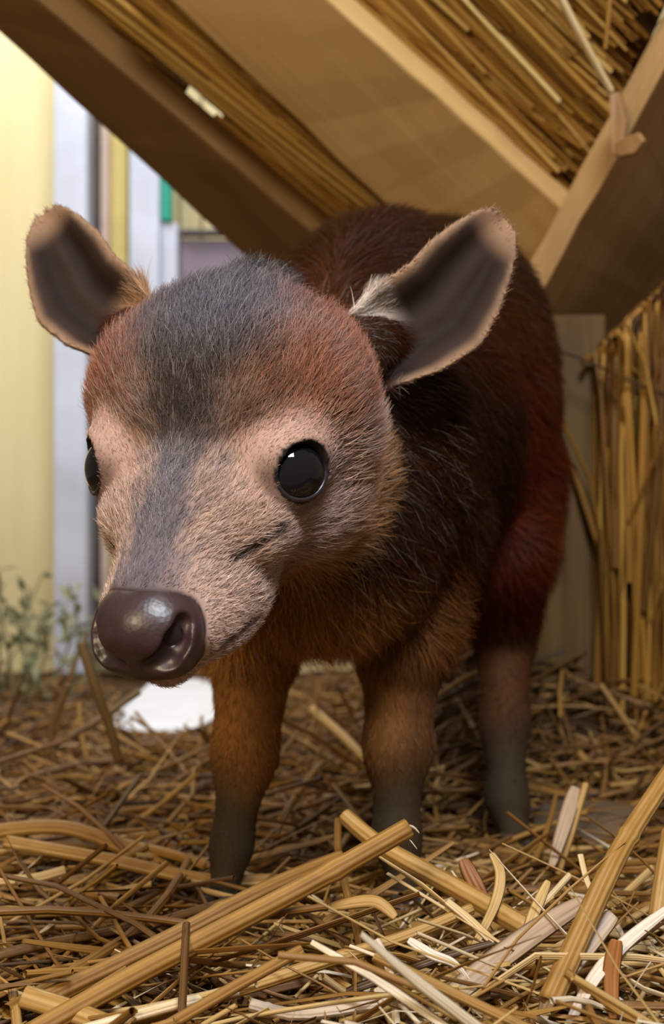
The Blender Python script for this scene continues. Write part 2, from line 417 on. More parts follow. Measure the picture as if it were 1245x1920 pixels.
# ------------------------------------------------------------------ the calf: one continuous body from a distance field
HS = 0.0011
BB0 = np.array([-.108, .318, -.016]); BB1 = np.array([.128, .712, .292])
DIM = np.ceil((BB1 - BB0) / HS).astype(int) + 1
D = np.full(DIM, .03, np.float32)
AX = [(BB0[k] + HS * np.arange(DIM[k])).astype(np.float32) for k in range(3)]
def region(lo, hi, m):
    i0 = np.maximum(np.floor((np.asarray(lo) - m - BB0) / HS).astype(int), 0)
    i1 = np.minimum(np.ceil((np.asarray(hi) + m - BB0) / HS).astype(int) + 1, DIM)
    sl = tuple(slice(a, b) for a, b in zip(i0, i1))
    X = np.stack(np.meshgrid(AX[0][sl[0]], AX[1][sl[1]], AX[2][sl[2]], indexing='ij'), -1)
    return sl, X
def merge(sl, d, k, mode='u'):
    a = D[sl]; d = d.astype(np.float32)
    if mode == 'u':
        h = np.clip(.5 + .5 * (a - d) / k, 0, 1); D[sl] = a * (1 - h) + d * h - k * h * (1 - h)
    else:
        h = np.clip(.5 - .5 * (a + d) / k, 0, 1); D[sl] = a * (1 - h) - d * h + k * h * (1 - h)
def sd_ell(X, c, R, r):
    q = (X - np.asarray(c, np.float32)) @ np.asarray(R, np.float32)
    r = np.asarray(r, np.float32)
    k0 = np.linalg.norm(q / r, axis=-1); k1 = np.linalg.norm(q / (r * r), axis=-1)
    return k0 * (k0 - 1) / np.maximum(k1, 1e-6)
def sd_cone(X, a, b, r1, r2):
    a = np.asarray(a, np.float32); ab = np.asarray(b, np.float32) - a
    t = np.clip(((X - a) @ ab) / (ab @ ab), 0, 1)
    return np.linalg.norm(X - a - t[..., None] * ab, axis=-1) - (r1 + (r2 - r1) * t)
def ell(c, r, k=.015, R=np.eye(3), mode='u'):
    ext = np.abs(R) @ np.asarray(r); sl, X = region(c - ext, c + ext, k * 1.5 + .004)
    merge(sl, sd_ell(X, c, R, r), k, mode)
def cone(a, b, r1, r2, k=.012, mode='u'):
    a = np.asarray(a, float); b = np.asarray(b, float); m = max(r1, r2)
    sl, X = region(np.minimum(a, b) - m, np.maximum(a, b) + m, k * 1.5 + .004)
    merge(sl, sd_cone(X, a, b, r1, r2), k, mode)
def chain(pts, k=.006):
    for (a, ra), (b, rb) in zip(pts[:-1], pts[1:]): cone(a, b, ra, rb, k)

# body frame (metres)
BAX = unit(np.array([.34, .94, 0]))                         # spine direction, chest to rump
RB = np.stack([np.array([BAX[1], -BAX[0], 0]), BAX, [0, 0, 1]], 1)
ell(np.array([.000, .487, .135]), (.036, .046, .047), .02, RB)
ell(np.array([.010, .515, .175]), (.034, .052, .046), .025, RB)
ell(np.array([.028, .560, .168]), (.045, .072, .060), .025, RB)
ell(np.array([.026, .568, .208]), (.036, .072, .046), .02, RB)
ell(np.array([.050, .622, .203]), (.045, .054, .060), .02, RB)
ell(np.array([.074, .612, .150]), (.021, .038, .062), .018, RB)
ell(np.array([.032, .632, .150]), (.021, .038, .062), .018, RB)
cone((.062, .668, .205), (.066, .688, .165), .009, .005, .012)             # tail
# legs
chain([((-.024, .490, .130), .026), ((-.027, .490, .092), .0155), ((-.0300, .477, .052), .0098), ((-.0340, .469, .022), .0058), ((-.0368, .462, .006), .0045)], .008)
chain([((.028, .500, .130), .026), ((.025, .492, .088), .0150), ((.0230, .487, .052), .0102), ((.0225, .482, .022), .0070), ((.0255, .477, .004), .0052)], .008)
chain([((.073, .620, .150), .028), ((.072, .590, .118), .0185), ((.0755, .607, .078), .0115), ((.0735, .590, .045), .0092), ((.0725, .574, .016), .0075), ((.0745, .566, .004), .0062)], .008)
chain([((.034, .635, .150), .028), ((.032, .605, .118), .0185), ((.034, .640, .078), .0115), ((.031, .628, .045), .0092), ((.030, .616, .014), .0075), ((.031, .610, .004), .0062)], .008)
FEET = [(-.0378, .4585, -.006), (.0268, .4735, -.009), (.0752, .5625, -.010), (.0315, .606, -.008)]

# head frame (centimetres in local space: x side, y forward, z up)
yaw, pit, rol = -.315, -.4935, .0342
cy, sy_, cp, sp, cr, sr = np.cos(yaw), np.sin(yaw), np.cos(pit), np.sin(pit), np.cos(rol), np.sin(rol)
HR = np.array([[cr, 0, sr], [0, 1, 0], [-sr, 0, cr]]) @ np.array([[cy, -sy_, 0], [sy_, cy, 0], [0, 0, 1]]) @ np.diag([1., -1, 1]) @ np.array([[1, 0, 0], [0, cp, -sp], [0, sp, cp]])
HT = np.array([-.02795, .41413, .01889 + ZC])
def H(p): return HR @ (np.asarray(p, float) * .01) + HT
def hl(X): return ((np.asarray(X) - HT) @ HR) * 100
def hell(c, r, k=.8, mode='u', R=np.eye(3)): ell(H(c), np.asarray(r) * .01, k * .01, HR @ R, mode)
def hcone(a, b, r1, r2, k=.8, mode='u'): cone(H(a), H(b), r1 * .01, r2 * .01, k * .01, mode)
# neck
cone(H((0, -1.8, -.4)), (.004, .480, .155), .030, .038, .02)
cone(H((0, -1.2, -1.2)), (-.002, .470, .125), .022, .030, .015)
# skull
hell((0, -.6, 1.65), (3.75, 3.5, 3.2))
hell((0, 1.2, 1.8), (2.7, 2.3, 2.1), 1.0)
hell((0, 2.8, -.3), (2.45, 3.0, 1.9))
hcone((0, 3.3, -.6), (0, 7.05, -1.70), 1.85, 1.30)
hcone((0, 2.5, .9), (0, 6.8, -.95), 1.2, .86, .7)
hcone((0, -.2, -2.4), (0, 6.75, -2.95), 1.9, .80, .6)
EYE = {}
for s in (-1, 1):
    hell((s * 2.15, .6, -1.0), (1.5, 2.2, 1.8), 1.0)
    hell((s * 2.55, .1, 1.5), (1.55, 2.0, 2.1), .9)
    hell((s * 1.15, 4.9, -2.2), (1.0, 2.3, 1.15), .8)
    hell((s * 2.45, 2.45, .85), (1.25, 1.35, 1.25), .6)
    hell((s * 1.9, 3.3, -.5), (.9, 1.4, .9), .7)
for s in (-1, 1):
    ed = unit(np.array([s * .78, .52, .35]))
    ec = np.array([s * 2.36, 2.54, .50])
    EYE[s] = (ec, ed)
    # lids: a ring around the ball, then the almond opening
    hell(ec, (1.15, 1.15, 1.15), .22)
    sv = unit(np.cross([0, 0, 1], ed)); uv = np.cross(ed, sv)
    tl = math.radians(-14 * s); sv2 = sv * math.cos(tl) + uv * math.sin(tl); uv2 = -sv * math.sin(tl) + uv * math.cos(tl)
    Ro = np.stack([ed, sv2, uv2], 1)
    hell(ec + ed * 1.2, (1.25, .80, .74), .08, 's', Ro)
    hell(ec, (1.02, 1.02, 1.02), .03, 's')
# ears: cupped leaves
EARS = {}
def ear(s, B, T, nrm, half, cup, flare):
    B = np.asarray(B); T = np.asarray(T); ua = T - B; L = np.linalg.norm(ua); ua = ua / L
    wa = unit(nrm - ua * np.dot(nrm, ua)); va = np.cross(wa, ua)
    if va[2] < 0: va = -va                       # v points to the upper edge
    EARS[s] = (B, ua, va, wa, L, half, cup, flare)
    sl, X = region(np.minimum(B, T) - .03, np.maximum(B, T) + .03, .004)
    u, v, w, W, w0, vn = ear_uvw(s, X)
    dE = (np.abs(v) - W) * .8
    dT = (u - 1) * L * .6
    dS = (np.abs(w - w0) - (.00135 + .0012 * np.clip(1 - u, 0, 1))) * .72
    d = np.maximum(np.maximum(dE, dS), np.maximum(dT, (-u - .12) * L))
    merge(sl, d, .0035)
def ear_uvw(s, X):
    B, ua, va, wa, L, half, cup, flare = EARS[s]
    q = X - B.astype(np.float32)
    u = (q @ ua) / L; v = q @ va; w = q @ wa
    W = half * np.interp(u, [-.15, 0, .2, .42, .62, .78, .90, .97, 1.0], [.62, .74, .96, 1.0, .92, .75, .55, .36, .08])
    v = v - flare * np.interp(u, [0, .45, .8, 1], [0, -.0035, .001, .004])
    vn = v / np.maximum(W, 1e-4)
    cp_ = cup * np.interp(u, [-.1, .15, .6, 1], [1.25, 1.1, .75, .25])
    w0 = cp_ * (np.clip(np.abs(vn), 0, 1.3) ** 1.8 - 1) + .0009 * np.cos(vn * 9) * sstep(u, .1, .4) * sstep(-u, -.95, -.7)
    return u, v, w, W, w0, vn
ear(1, P(700, 664, .428), P(966, 424, .440), np.array([.22, -1, .12]), .0172, .0105, 1.0)
ear(-1, P(240, 624, .436), P(60, 412, .452), np.array([-.10, -1, .10]), .0165, .0095, 1.0)
for s in (-1, 1):                                 # cartilage root behind the cup
    B, ua, va, wa, L = EARS[s][:5]
    cone(H((s * 2.3, -1.6, 2.0)), B + ua * L * .20 - wa * .0125, .014, .0045, .006)

# rays from the lens onto the field, for the two slits on the muzzle
def hit(px, py):
    t = np.arange(.32, .55, .0004)
    X = np.stack([P(px, py, q) for q in t]); ii = np.round((X - BB0) / HS).astype(int)
    ok = ((ii >= 0) & (ii < DIM)).all(1); ii = ii[ok]; X = X[ok]
    v = D[ii[:, 0], ii[:, 1], ii[:, 2]]; w_ = np.nonzero(v < 0)[0]
    return X[w_[0]] if len(w_) else None
def groove(pxs, r, k=.0012):
    pts = [hit(*q) for q in pxs]; pts = [q for q in pts if q is not None]
    L = [hl(q) for q in pts]
    for s in (1, -1):
        W_ = [H(q * [s, 1, 1]) for q in L]
        for a_, b_ in zip(W_[:-1], W_[1:]): cone(a_, b_, r, r, k, 's')
    return L
SLIT = groove([(434, 1054), (464, 1032), (494, 1013), (520, 994)], .0008)
MOUTH = groove([(396, 1232), (424, 1206), (450, 1186), (478, 1160)], .0009)

def surface_nets(Dg, o0, h):
    neg = Dg < 0
    nxg, nyg, nzg = Dg.shape
    c = np.zeros((nxg - 1, nyg - 1, nzg - 1), np.int8)
    for dx in (0, 1):
        for dy in (0, 1):
            for dz in (0, 1):
                c += neg[dx:nxg - 1 + dx, dy:nyg - 1 + dy, dz:nzg - 1 + dz]
    act = (c > 0) & (c < 8)
    cells = np.argwhere(act); idx = np.full(act.shape, -1, np.int32); idx[tuple(cells.T)] = np.arange(len(cells))
    acc = np.zeros((len(cells), 3)); cnt = np.zeros(len(cells))
    for axis in range(3):
        o1, o2 = [q for q in range(3) if q != axis]
        for u in (0, 1):
            for v in (0, 1):
                a = cells.copy(); a[:, o1] += u; a[:, o2] += v; b = a.copy(); b[:, axis] += 1
                da = Dg[tuple(a.T)]; db = Dg[tuple(b.T)]
                x = (da < 0) != (db < 0); t = np.where(x, da / np.where(x, da - db, 1), 0)
                p = a.astype(float); p[:, axis] += t
                acc += p * x[:, None]; cnt += x
    V = o0 + h * acc / cnt[:, None]
    quads = []
    for axis in range(3):
        o1, o2 = [(1, 2), (2, 0), (0, 1)][axis]
        sl_a = [slice(None)] * 3; sl_b = [slice(None)] * 3
        sl_a[axis] = slice(0, -1); sl_b[axis] = slice(1, None)
        na, nb = neg[tuple(sl_a)], neg[tuple(sl_b)]
        for flip in (False, True):
            e = np.argwhere((na & ~nb) if not flip else (~na & nb))
            e = e[(e[:, o1] > 0) & (e[:, o2] > 0) & (e[:, o1] < Dg.shape[o1] - 1) & (e[:, o2] < Dg.shape[o2] - 1)]
            def cell(d1, d2):
                q = e.copy(); q[:, o1] -= d1; q[:, o2] -= d2; return idx[tuple(q.T)]
            q = np.stack([cell(1, 1), cell(0, 1), cell(0, 0), cell(1, 0)], 1)
            quads.append(q[:, ::-1] if flip else q)
    return V, np.concatenate(quads)
def relax(V, Q, n=2, lam=.5):
    e = np.concatenate([Q[:, [0, 1]], Q[:, [1, 2]], Q[:, [2, 3]], Q[:, [3, 0]]])
    for it in range(n):
        A = np.zeros_like(V); cn = np.zeros(len(V))
        for k in range(3):
            A[:, k] = np.bincount(e[:, 0], V[e[:, 1], k], len(V)) + np.bincount(e[:, 1], V[e[:, 0], k], len(V))
        cn = np.bincount(e[:, 0], minlength=len(V)) + np.bincount(e[:, 1], minlength=len(V))
        V = V + lam * (A / np.maximum(cn, 1)[:, None] - V)
    return V
def vnormals(V, Q):
    fn = np.cross(V[Q[:, 2]] - V[Q[:, 0]], V[Q[:, 3]] - V[Q[:, 1]])
    n = np.zeros_like(V)
    for k in range(4):
        for c in range(3): n[:, c] += np.bincount(Q[:, k], fn[:, c], len(V))
    return unit(n)

BV, BQ = surface_nets(D, BB0, HS)
BV = relax(BV, BQ, 2, .5)
BN = vnormals(BV, BQ)

def smin(a, b, k): h = np.clip(.5 + .5 * (a - b) / k, 0, 1); return a * (1 - h) + b * h - k * h * (1 - h)
def ssub(a, b, k): h = np.clip(.5 - .5 * (a + b) / k, 0, 1); return a * (1 - h) - b * h + k * h * (1 - h)
I3 = np.eye(3)
NO = np.array([0, .42, -.16], np.float32)
def nose_field(Xl, nostrils):
    """leathery pad in head space (cm)"""
    Xo = Xl.astype(np.float32) - NO
    d = sd_ell(Xo, (0, 6.86, -1.30), I3, (1.36, 1.46, 1.12))
    for s in (-1, 1):
        d = smin(d, sd_ell(Xo, (s * .82, 7.22, -1.68), I3, (.62, .88, .84)), .5)
    d = smin(d, sd_ell(Xo, (0, 6.9, -2.15), I3, (1.22, 1.16, .68)), .4)
    if nostrils:
        for s in (-1, 1):
            pts = [((s * 1.26, 7.40, -1.00), .26), ((s * 1.16, 7.78, -1.32), .35), ((s * .92, 8.04, -1.68), .32), ((s * .42, 8.24, -1.90), .22)]
            for (a_, ra), (b_, rb) in zip(pts[:-1], pts[1:]): d = ssub(d, sd_cone(Xo, a_, b_, ra, rb), .14)
            d = ssub(d, sd_cone(Xo, (s * 1.1, 8.1, -1.45), (s * .75, 6.9, -1.3), .25, .16), .08)
    return d

# ---- colouring of coat and skin by place on the animal (pigment plus painted shade and sheen)
def mixc(c, w_, col): return c * (1 - w_[:, None]) + np.asarray(s2l(col))[None] * w_[:, None]
NECK = H((0, -2.2, -.6))
def coat(X, Nn):
    """returns colour, hair length, flow direction, lift, hair density, all per point"""
    n = len(X); h = hl(X); x, y, z = h[:, 0], h[:, 1], h[:, 2]; ax_ = np.abs(x)
    jit = .5 * np.sin(7 * x + 3 * y) * np.cos(5 * z + 2 * x) + .5 * np.sin(11 * z + 4 * y)
    hx = x / 4.6; hy = np.where(y > 0, y / 12, (y + .2) / 3.5); hz = np.where(z > 0, z / 5.9, z / 4.5)
    head = 1 - sstep(np.sqrt(hx ** 2 + hy ** 2 + hz ** 2), .98, 1.12)
    # body
    rel = X - np.array([.0, .487, .15]); along = rel @ BAX
    col = np.tile(s2l((78, 38, 15)), (n, 1))
    col = mixc(col, sstep(X[:, 2], .19, .25), (58, 34, 15))
    col = mixc(col, sstep(along, .02, .08) * (1 - sstep(X[:, 2], .16, .22)), (88, 32, 8))
    col = mixc(col, sstep(along, .015, .045) * (1 - sstep(along, .075, .105)) * (1 - sstep(X[:, 2], .17, .21)), (46, 20, 7))
    front = (1 - sstep(along, .0, .03)) * (1 - sstep(X[:, 2], .098, .128)) * (1 - .75 * sstep(X[:, 0], .002, .026))  # chest tone fades towards +x, painting its shaded side
    col = mixc(col, front, (172, 116, 56))
    nk = (1 - sstep(along, .03, .06)) * sstep(X[:, 0], -.006, .014) * sstep(X[:, 2], .105, .135)
    col = mixc(col, nk, (56, 26, 8))  # neck behind the cheek darkened, shade put into the coat colour
    leg = 1 - sstep(X[:, 2], .075, .098)
    col = mixc(col, leg * .8 * (1 - .6 * sstep(X[:, 0], .012, .030)), (136, 88, 42))  # leg tone also drops towards +x as painted shade
    col = mixc(col, leg * sstep(along, .03, .06), (84, 48, 22))
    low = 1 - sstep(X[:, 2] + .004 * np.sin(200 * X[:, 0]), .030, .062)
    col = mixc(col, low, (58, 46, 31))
    col = mixc(col, leg * sstep(X[:, 0], .004, .02) * sstep(X[:, 0] - .0235, -.001, .006) * (1 - sstep(X[:, 1], .52, .54)) * .5, (64, 46, 30))  # shaded outer side of the +x foreleg, painted dark
    ln = np.full(n, .0125); ln = ln * (1 - .68 * leg) * (1 - .5 * low); ln = ln + .003 * front * (1 - leg)
    flow = np.tile(BAX * .75 + np.array([0, 0, -.65]), (n, 1))
    flow = flow * (1 - leg[:, None]) + leg[:, None] * np.array([.0, .12, -1])
    lift = np.full(n, .55) * (1 - leg * .5)
    dens = np.full(n, 1.0)
    # head
    hc = np.tile(s2l((148, 92, 68)), (n, 1))                                  # reddish temple and brow
    hc = mixc(hc, sstep(z, 3.2, 4.4) * .4, (150, 104, 88))
    side = sstep(ax_, 1.2, 2.2) * (1 - sstep(z, .2, 1.6))                      # cheeks
    hc = mixc(hc, side, (180, 148, 134))
    hc = mixc(hc, (1 - sstep(y, .2, 2.0)) * (1 - sstep(z, -.6, 1.0)), (164, 116, 76))
    hc = mixc(hc, sstep(y, 3.0, 5.0) * (1 - sstep(z, .0, 1.1)) * sstep(ax_, .5, 1.2), (206, 178, 166))
    hc = mixc(hc, (1 - sstep(z + .35 * (y - 3), -2.5, -1.6)) * sstep(y, 2.0, 5.0), (222, 208, 198))
    hc = mixc(hc, (1 - sstep(y, .0, 3.0)) * (1 - sstep(z, -2.2, -1.2)), (176, 126, 78))
    ec = np.array([2.36, 2.54, .50]) + .25 * unit(np.array([.78, .52, .35])); ed = np.linalg.norm(np.stack([ax_, y, z], 1) - ec, axis=1)
    hc = mixc(hc, sstep(y, 2.2, 3.6) * .85, (188, 156, 142))
    hc = mixc(hc, (1 - sstep(ed, 1.35, 2.3)) * .75, (186, 152, 138))
    hc = mixc(hc, (1 - sstep(ed, 1.20, 1.38)) * .8, (112, 88, 82))
    brow = np.exp(-((z - 2.45 - .25 * (ax_ - 2)) / .32) ** 2) * sstep(ax_, 1.0, 1.6) * (1 - sstep(ax_, 2.6, 3.1)) * sstep(y, .8, 1.8)
    hc = mixc(hc, brow * .65, (104, 60, 40))
    temple = np.exp(-((y - .75) / .35) ** 2) * (1 - sstep(np.abs(z - 1.0), .4, 1.2)) * sstep(ax_, 2.4, 2.9)
    hc = mixc(hc, temple * .6, (92, 58, 42))
    bw = np.interp(y, [-4, -1.5, 0.5, 2.0, 3.2, 4.4, 6, 8], [2.4, 2.5, 2.6, 2.3, 1.4, .85, .95, 1.3])
    top = sstep(z - np.interp(y, [0, 3, 5, 8], [1.0, .8, .2, -1.1]), -.3, .4)
    bl = (1 - sstep(ax_ + .28 * jit, bw * .35, bw * 1.4)) * top * .92
    bc = np.tile(s2l((46, 34, 29)), (n, 1))
    bc = mixc(bc, sstep(y, 2.8, 4.6), (94, 87, 96))
    bc = mixc(bc, sstep(z, 3.2, 4.2), (66, 67, 80))  # bluish sheen from above painted into the crown hair
    hc = hc * (1 - bl[:, None]) + bc * bl[:, None]
    tuft = (1 - sstep(np.sqrt((x - .5) ** 2 + (y + 2.0) ** 2), .5, 1.3)) * sstep(z, 3.2, 3.8)
    hc = mixc(hc, tuft * .9, (34, 28, 26))
    for (S_, wd, cc) in ((SLIT, .13, (52, 38, 34)), (MOUTH, .12, (90, 68, 60))):
        dd = np.full(n, 9.)
        q = np.stack([ax_, y, z], 1)
        for a_, b_ in zip(S_[:-1], S_[1:]):
            ab = b_ - a_; t = np.clip(((q - a_) @ ab) / (ab @ ab), 0, 1)
            dd = np.minimum(dd, np.linalg.norm(q - a_ - t[:, None] * ab, axis=1))
        hc = mixc(hc, (1 - sstep(dd, wd * .6, wd * 1.3)), cc)
    col = col * (1 - head[:, None]) + hc * head[:, None]
    # head hair: swept back from the nose, fanning out on the cheeks
    fl = np.stack([x * .55, -(9.5 - y) * .55 - .5, (z + 1.0) * .55 + .2], 1)
    fl[:, 2] += sstep(z, 1.0, 3.0) * 1.2
    fw = unit(fl) @ HR.T
    hlw = np.interp(y, [-3, 0, 3, 5, 7], [.0080, .0066, .0052, .0042, .0026]) + .003 * side * (1 - sstep(y, 1, 3)) + .004 * tuft
    hlw = hlw * (1 - .72 * (1 - sstep(ed, 1.15, 2.0)))
    ln = ln * (1 - head) + hlw * head
    flow = flow * (1 - head[:, None]) + fw * head[:, None]
    crn = sstep(z, 2.8, 4.2); fr_ = sstep(ax_, 2.4, 3.4) * (1 - sstep(y, 1.0, 2.2))
    ln = ln + .0022 * crn * head + .0015 * fr_ * head
    lift = lift * (1 - head) + (.30 + .25 * tuft + .2 * side + .28 * crn + .28 * fr_) * head
    dens = dens * (1 - head) + 2.6 * head
    # ears
    for s in (-1, 1):
        B, ua, va, wa, L, half, cup, flare = EARS[s]
        u, v, w, W, w0, vn = ear_uvw(s, X.astype(np.float32))
        on = (u > -.08) & (u < 1.08) & (np.abs(vn) < 1.25) & (np.abs(w - w0) < .0042)
        wt = on * sstep(u, -.06, .04)
        inner = (Nn @ wa) > -.05
        rim = np.maximum(sstep(np.abs(vn), .72, .98), sstep(u, .80, .95))
        c_in = np.tile(s2l((36, 23, 19)), (n, 1))
        c_in = mixc(c_in, .35 * (.5 + .5 * np.cos(vn * 9 + .6)) * sstep(u, .05, .3), (76, 55, 46))
        c_in = mixc(c_in, rim, (150, 118, 94))
        c_in = mixc(c_in, (1 - sstep(u, .10, .34)) * sstep(vn, -.1, .55), (226, 206, 192) if s > 0 else (170, 130, 98))
        c_out = np.tile(s2l((112, 92, 76)), (n, 1)); c_out = mixc(c_out, rim * .6, (164, 128, 102))
        ce = np.where(inner[:, None], c_in, c_out)
        col = col * (1 - wt[:, None]) + ce * wt[:, None]
        fe = unit(ua + va * .25 * np.sign(vn)[:, None] * rim[:, None])
        flow = flow * (1 - wt[:, None]) + fe * wt[:, None]
        le = np.where(inner, .0010 + .0012 * rim + .006 * (1 - sstep(u, .1, .34)) * sstep(vn, -.1, .55), 0.0022)
        nr = (1 - sstep(np.abs(u), .1, .45)) * (np.abs(v) < .03) * (np.abs(w) < .03); ln = ln * (1 - .55 * nr)
        ln = ln * (1 - wt) + le * wt
        de = np.where(inner, .12 + .9 * rim + 1.5 * (1 - sstep(u, .1, .34)) * sstep(vn, -.1, .55), 1.4)
        dens = dens * (1 - wt) + de * wt
        lift = lift * (1 - wt) + .25 * wt
    # bare muzzle pad, eye opening, feet
    nf = nose_field(h, False); pad = (1 - sstep(nf, .0, .07)) * (y > 5) * (ax_ < 3)
    dens = dens * (1 - pad)
    col = mixc(col, pad, (58, 42, 42))
    for s in (-1, 1):
        ecs, eds = EYE[s]
        q = h - ecs; dd = q @ eds; rr = np.linalg.norm(q - dd[:, None] * eds, axis=1)
        op = (dd > 0) & (rr < .90) & (np.linalg.norm(q, axis=1) < 1.5)
        dens = np.where(op, 0, dens); col = np.where(op[:, None], s2l((40, 32, 32)), col)
    dens = np.where(X[:, 2] < .012, dens * .3, dens)
    return col, ln, flow, lift, dens

calf = empty('duiker_calf', (.02, .53, 0), 'young reddish-brown antelope calf standing in the straw, head lowered', 'calf')
def skin_mat(name, rough, spec):
    m, nt, b = newmat(name)
    a = nt.nodes.new('ShaderNodeAttribute'); a.attribute_name = 'coat'
    nt.links.new(a.outputs['Color'], b.inputs['Base Color']); b.inputs['Roughness'].default_value = rough
    b.inputs['Specular IOR Level'].default_value = spec
    return m
me = mesh('body', BV, BQ, True)
bc_, _, _, _, _ = coat(BV, BN)
fattr(me, 'coat', bc_, 'FLOAT_COLOR')
link('body', me, skin_mat('skin', .75, .2), calf)

# ---- eyes
def sphere(c, r, nu=40, nv=24):
    th_, ph_ = np.meshgrid(np.linspace(0, 2 * np.pi, nu, endpoint=False), np.linspace(0, np.pi, nv), indexing='ij')
    V = np.stack([np.sin(ph_) * np.cos(th_), np.sin(ph_) * np.sin(th_), np.cos(ph_)], -1).reshape(-1, 3) * r + c
    i, j = np.meshgrid(np.arange(nu), np.arange(nv - 1), indexing='ij'); a = i * nv + j; b = ((i + 1) % nu) * nv + j
    return V, np.stack([a, a + 1, b + 1, b], -1).reshape(-1, 4)
m, nt, b = newmat('eye'); b.inputs['Base Color'].default_value = (.006, .006, .009, 1); b.inputs['Roughness'].default_value = .04
b.inputs['Specular IOR Level'].default_value = .6; M['eye'] = m
M['lid'] = plain('lid', (50, 42, 48), .22, .1, 300)
for s in (-1, 1):
    ec, ed = EYE[s]
    V, Q = sphere(np.zeros(3), 1.0)
    q = unit(V) @ ed; V = V * (1.035 + .035 * sstep(q, .1, 1.0))[:, None]       # bulging cornea
    eb = ec + ed * .20
    eo = link('eye', mesh('eye', np.array([H(eb + v) for v in V]), Q), M['eye'], calf)
    eo['label'] = 'glossy black eye'
    # moist dark rim of the lids
    sv = unit(np.cross([0, 0, 1], ed)); uv = np.cross(ed, sv)
    tl = math.radians(-14 * s); sv2 = sv * math.cos(tl) + uv * math.sin(tl); uv2 = -sv * math.sin(tl) + uv * math.cos(tl)
    a_ = np.linspace(0, 2 * np.pi, 33)
    ring = []
    for t in a_:
        p_ = sv2 * math.cos(t) * .83 + uv2 * math.sin(t) * .77
        ring.append(H(eb + p_ + ed * math.sqrt(max(1.075 ** 2 - p_ @ p_, 0))))
    V, Fq, tv, al = tubes(np.array(ring)[None], np.array([.00075]), np.ones(1), np.array([.3]), 8, taper=1.0)
    link('eyelid_rim', mesh('eyelid_rim', V, Fq), M['lid'], calf)

# ---- nose pad with nostrils, a finer field in head space
g = .035
ng0 = np.array([-1.9, 5.2, -3.6]); nd_ = np.array([109, 116, 112])
Xn = np.stack(np.meshgrid(*[ng0[k] + g * np.arange(nd_[k]) for k in range(3)], indexing='ij'), -1).astype(np.float32)
dn = nose_field(Xn, True)
NV, NQ = surface_nets(dn, ng0.astype(float), g)
NV = relax(NV, NQ, 2, .5)
NV = NV @ (HR.T * .01) + HT
NQ = NQ[:, ::-1]           # the head frame mirrors
m, nt, b = newmat('nose_leather')
tc = nt.nodes.new('ShaderNodeTexCoord'); vo = nt.nodes.new('ShaderNodeTexVoronoi'); vo.inputs['Scale'].default_value = 900
nt.links.new(tc.outputs['Object'], vo.inputs['Vector'])
nz = nt.nodes.new('ShaderNodeTexNoise'); nz.inputs['Scale'].default_value = 120; nt.links.new(tc.outputs['Object'], nz.inputs[0])
r = ramp(nt, [(.3, (46, 29, 31)), (.7, (68, 47, 49))], nz.outputs[0]); nt.links.new(r.outputs[0], b.inputs['Base Color'])
b.inputs['Roughness'].default_value = .36; b.inputs['Specular IOR Level'].default_value = .55
bp = nt.nodes.new('ShaderNodeBump'); bp.inputs['Strength'].default_value = .12; bp.inputs['Distance'].default_value = .0004
nt.links.new(vo.outputs['Distance'], bp.inputs['Height']); nt.links.new(bp.outputs[0], b.inputs['Normal'])
no = link('nose', mesh('nose', NV, NQ), m, calf); no['label'] = 'wet dark purplish-brown nose pad'

# ---- cloven hooves
M['hoof'] = plain('hoof', (58, 46, 36), .45, .15, 150)
for k, fpt in enumerate(FEET):
    fpt = np.array(fpt); hv = []; hf = []
    for s in (-1, 1):
        base = len(hv)
        prof = [(.0050, .016, .002), (.0058, .010, .000), (.0062, .003, -.003), (.0056, .0, -.004)]
        for (r_, z_, yo) in prof:
            for t in np.arange(10) / 10 * 2 * np.pi:
                hv.append(fpt + [s * .0034 + r_ * .62 * math.cos(t), yo + r_ * 1.15 * math.sin(t) - .002 * (math.sin(t) < -.5), z_ - .001])
        for a_ in range(3):
            for t in range(10): hf.append([base + a_ * 10 + t, base + a_ * 10 + (t + 1) % 10, base + (a_ + 1) * 10 + (t + 1) % 10, base + (a_ + 1) * 10 + t][::-1])
        hf.append([base + t for t in range(10)]); hf.append([base + 30 + t for t in range(10)][::-1])
    link('hoof', mesh('hoof', np.array(hv), hf), M['hoof'], calf)

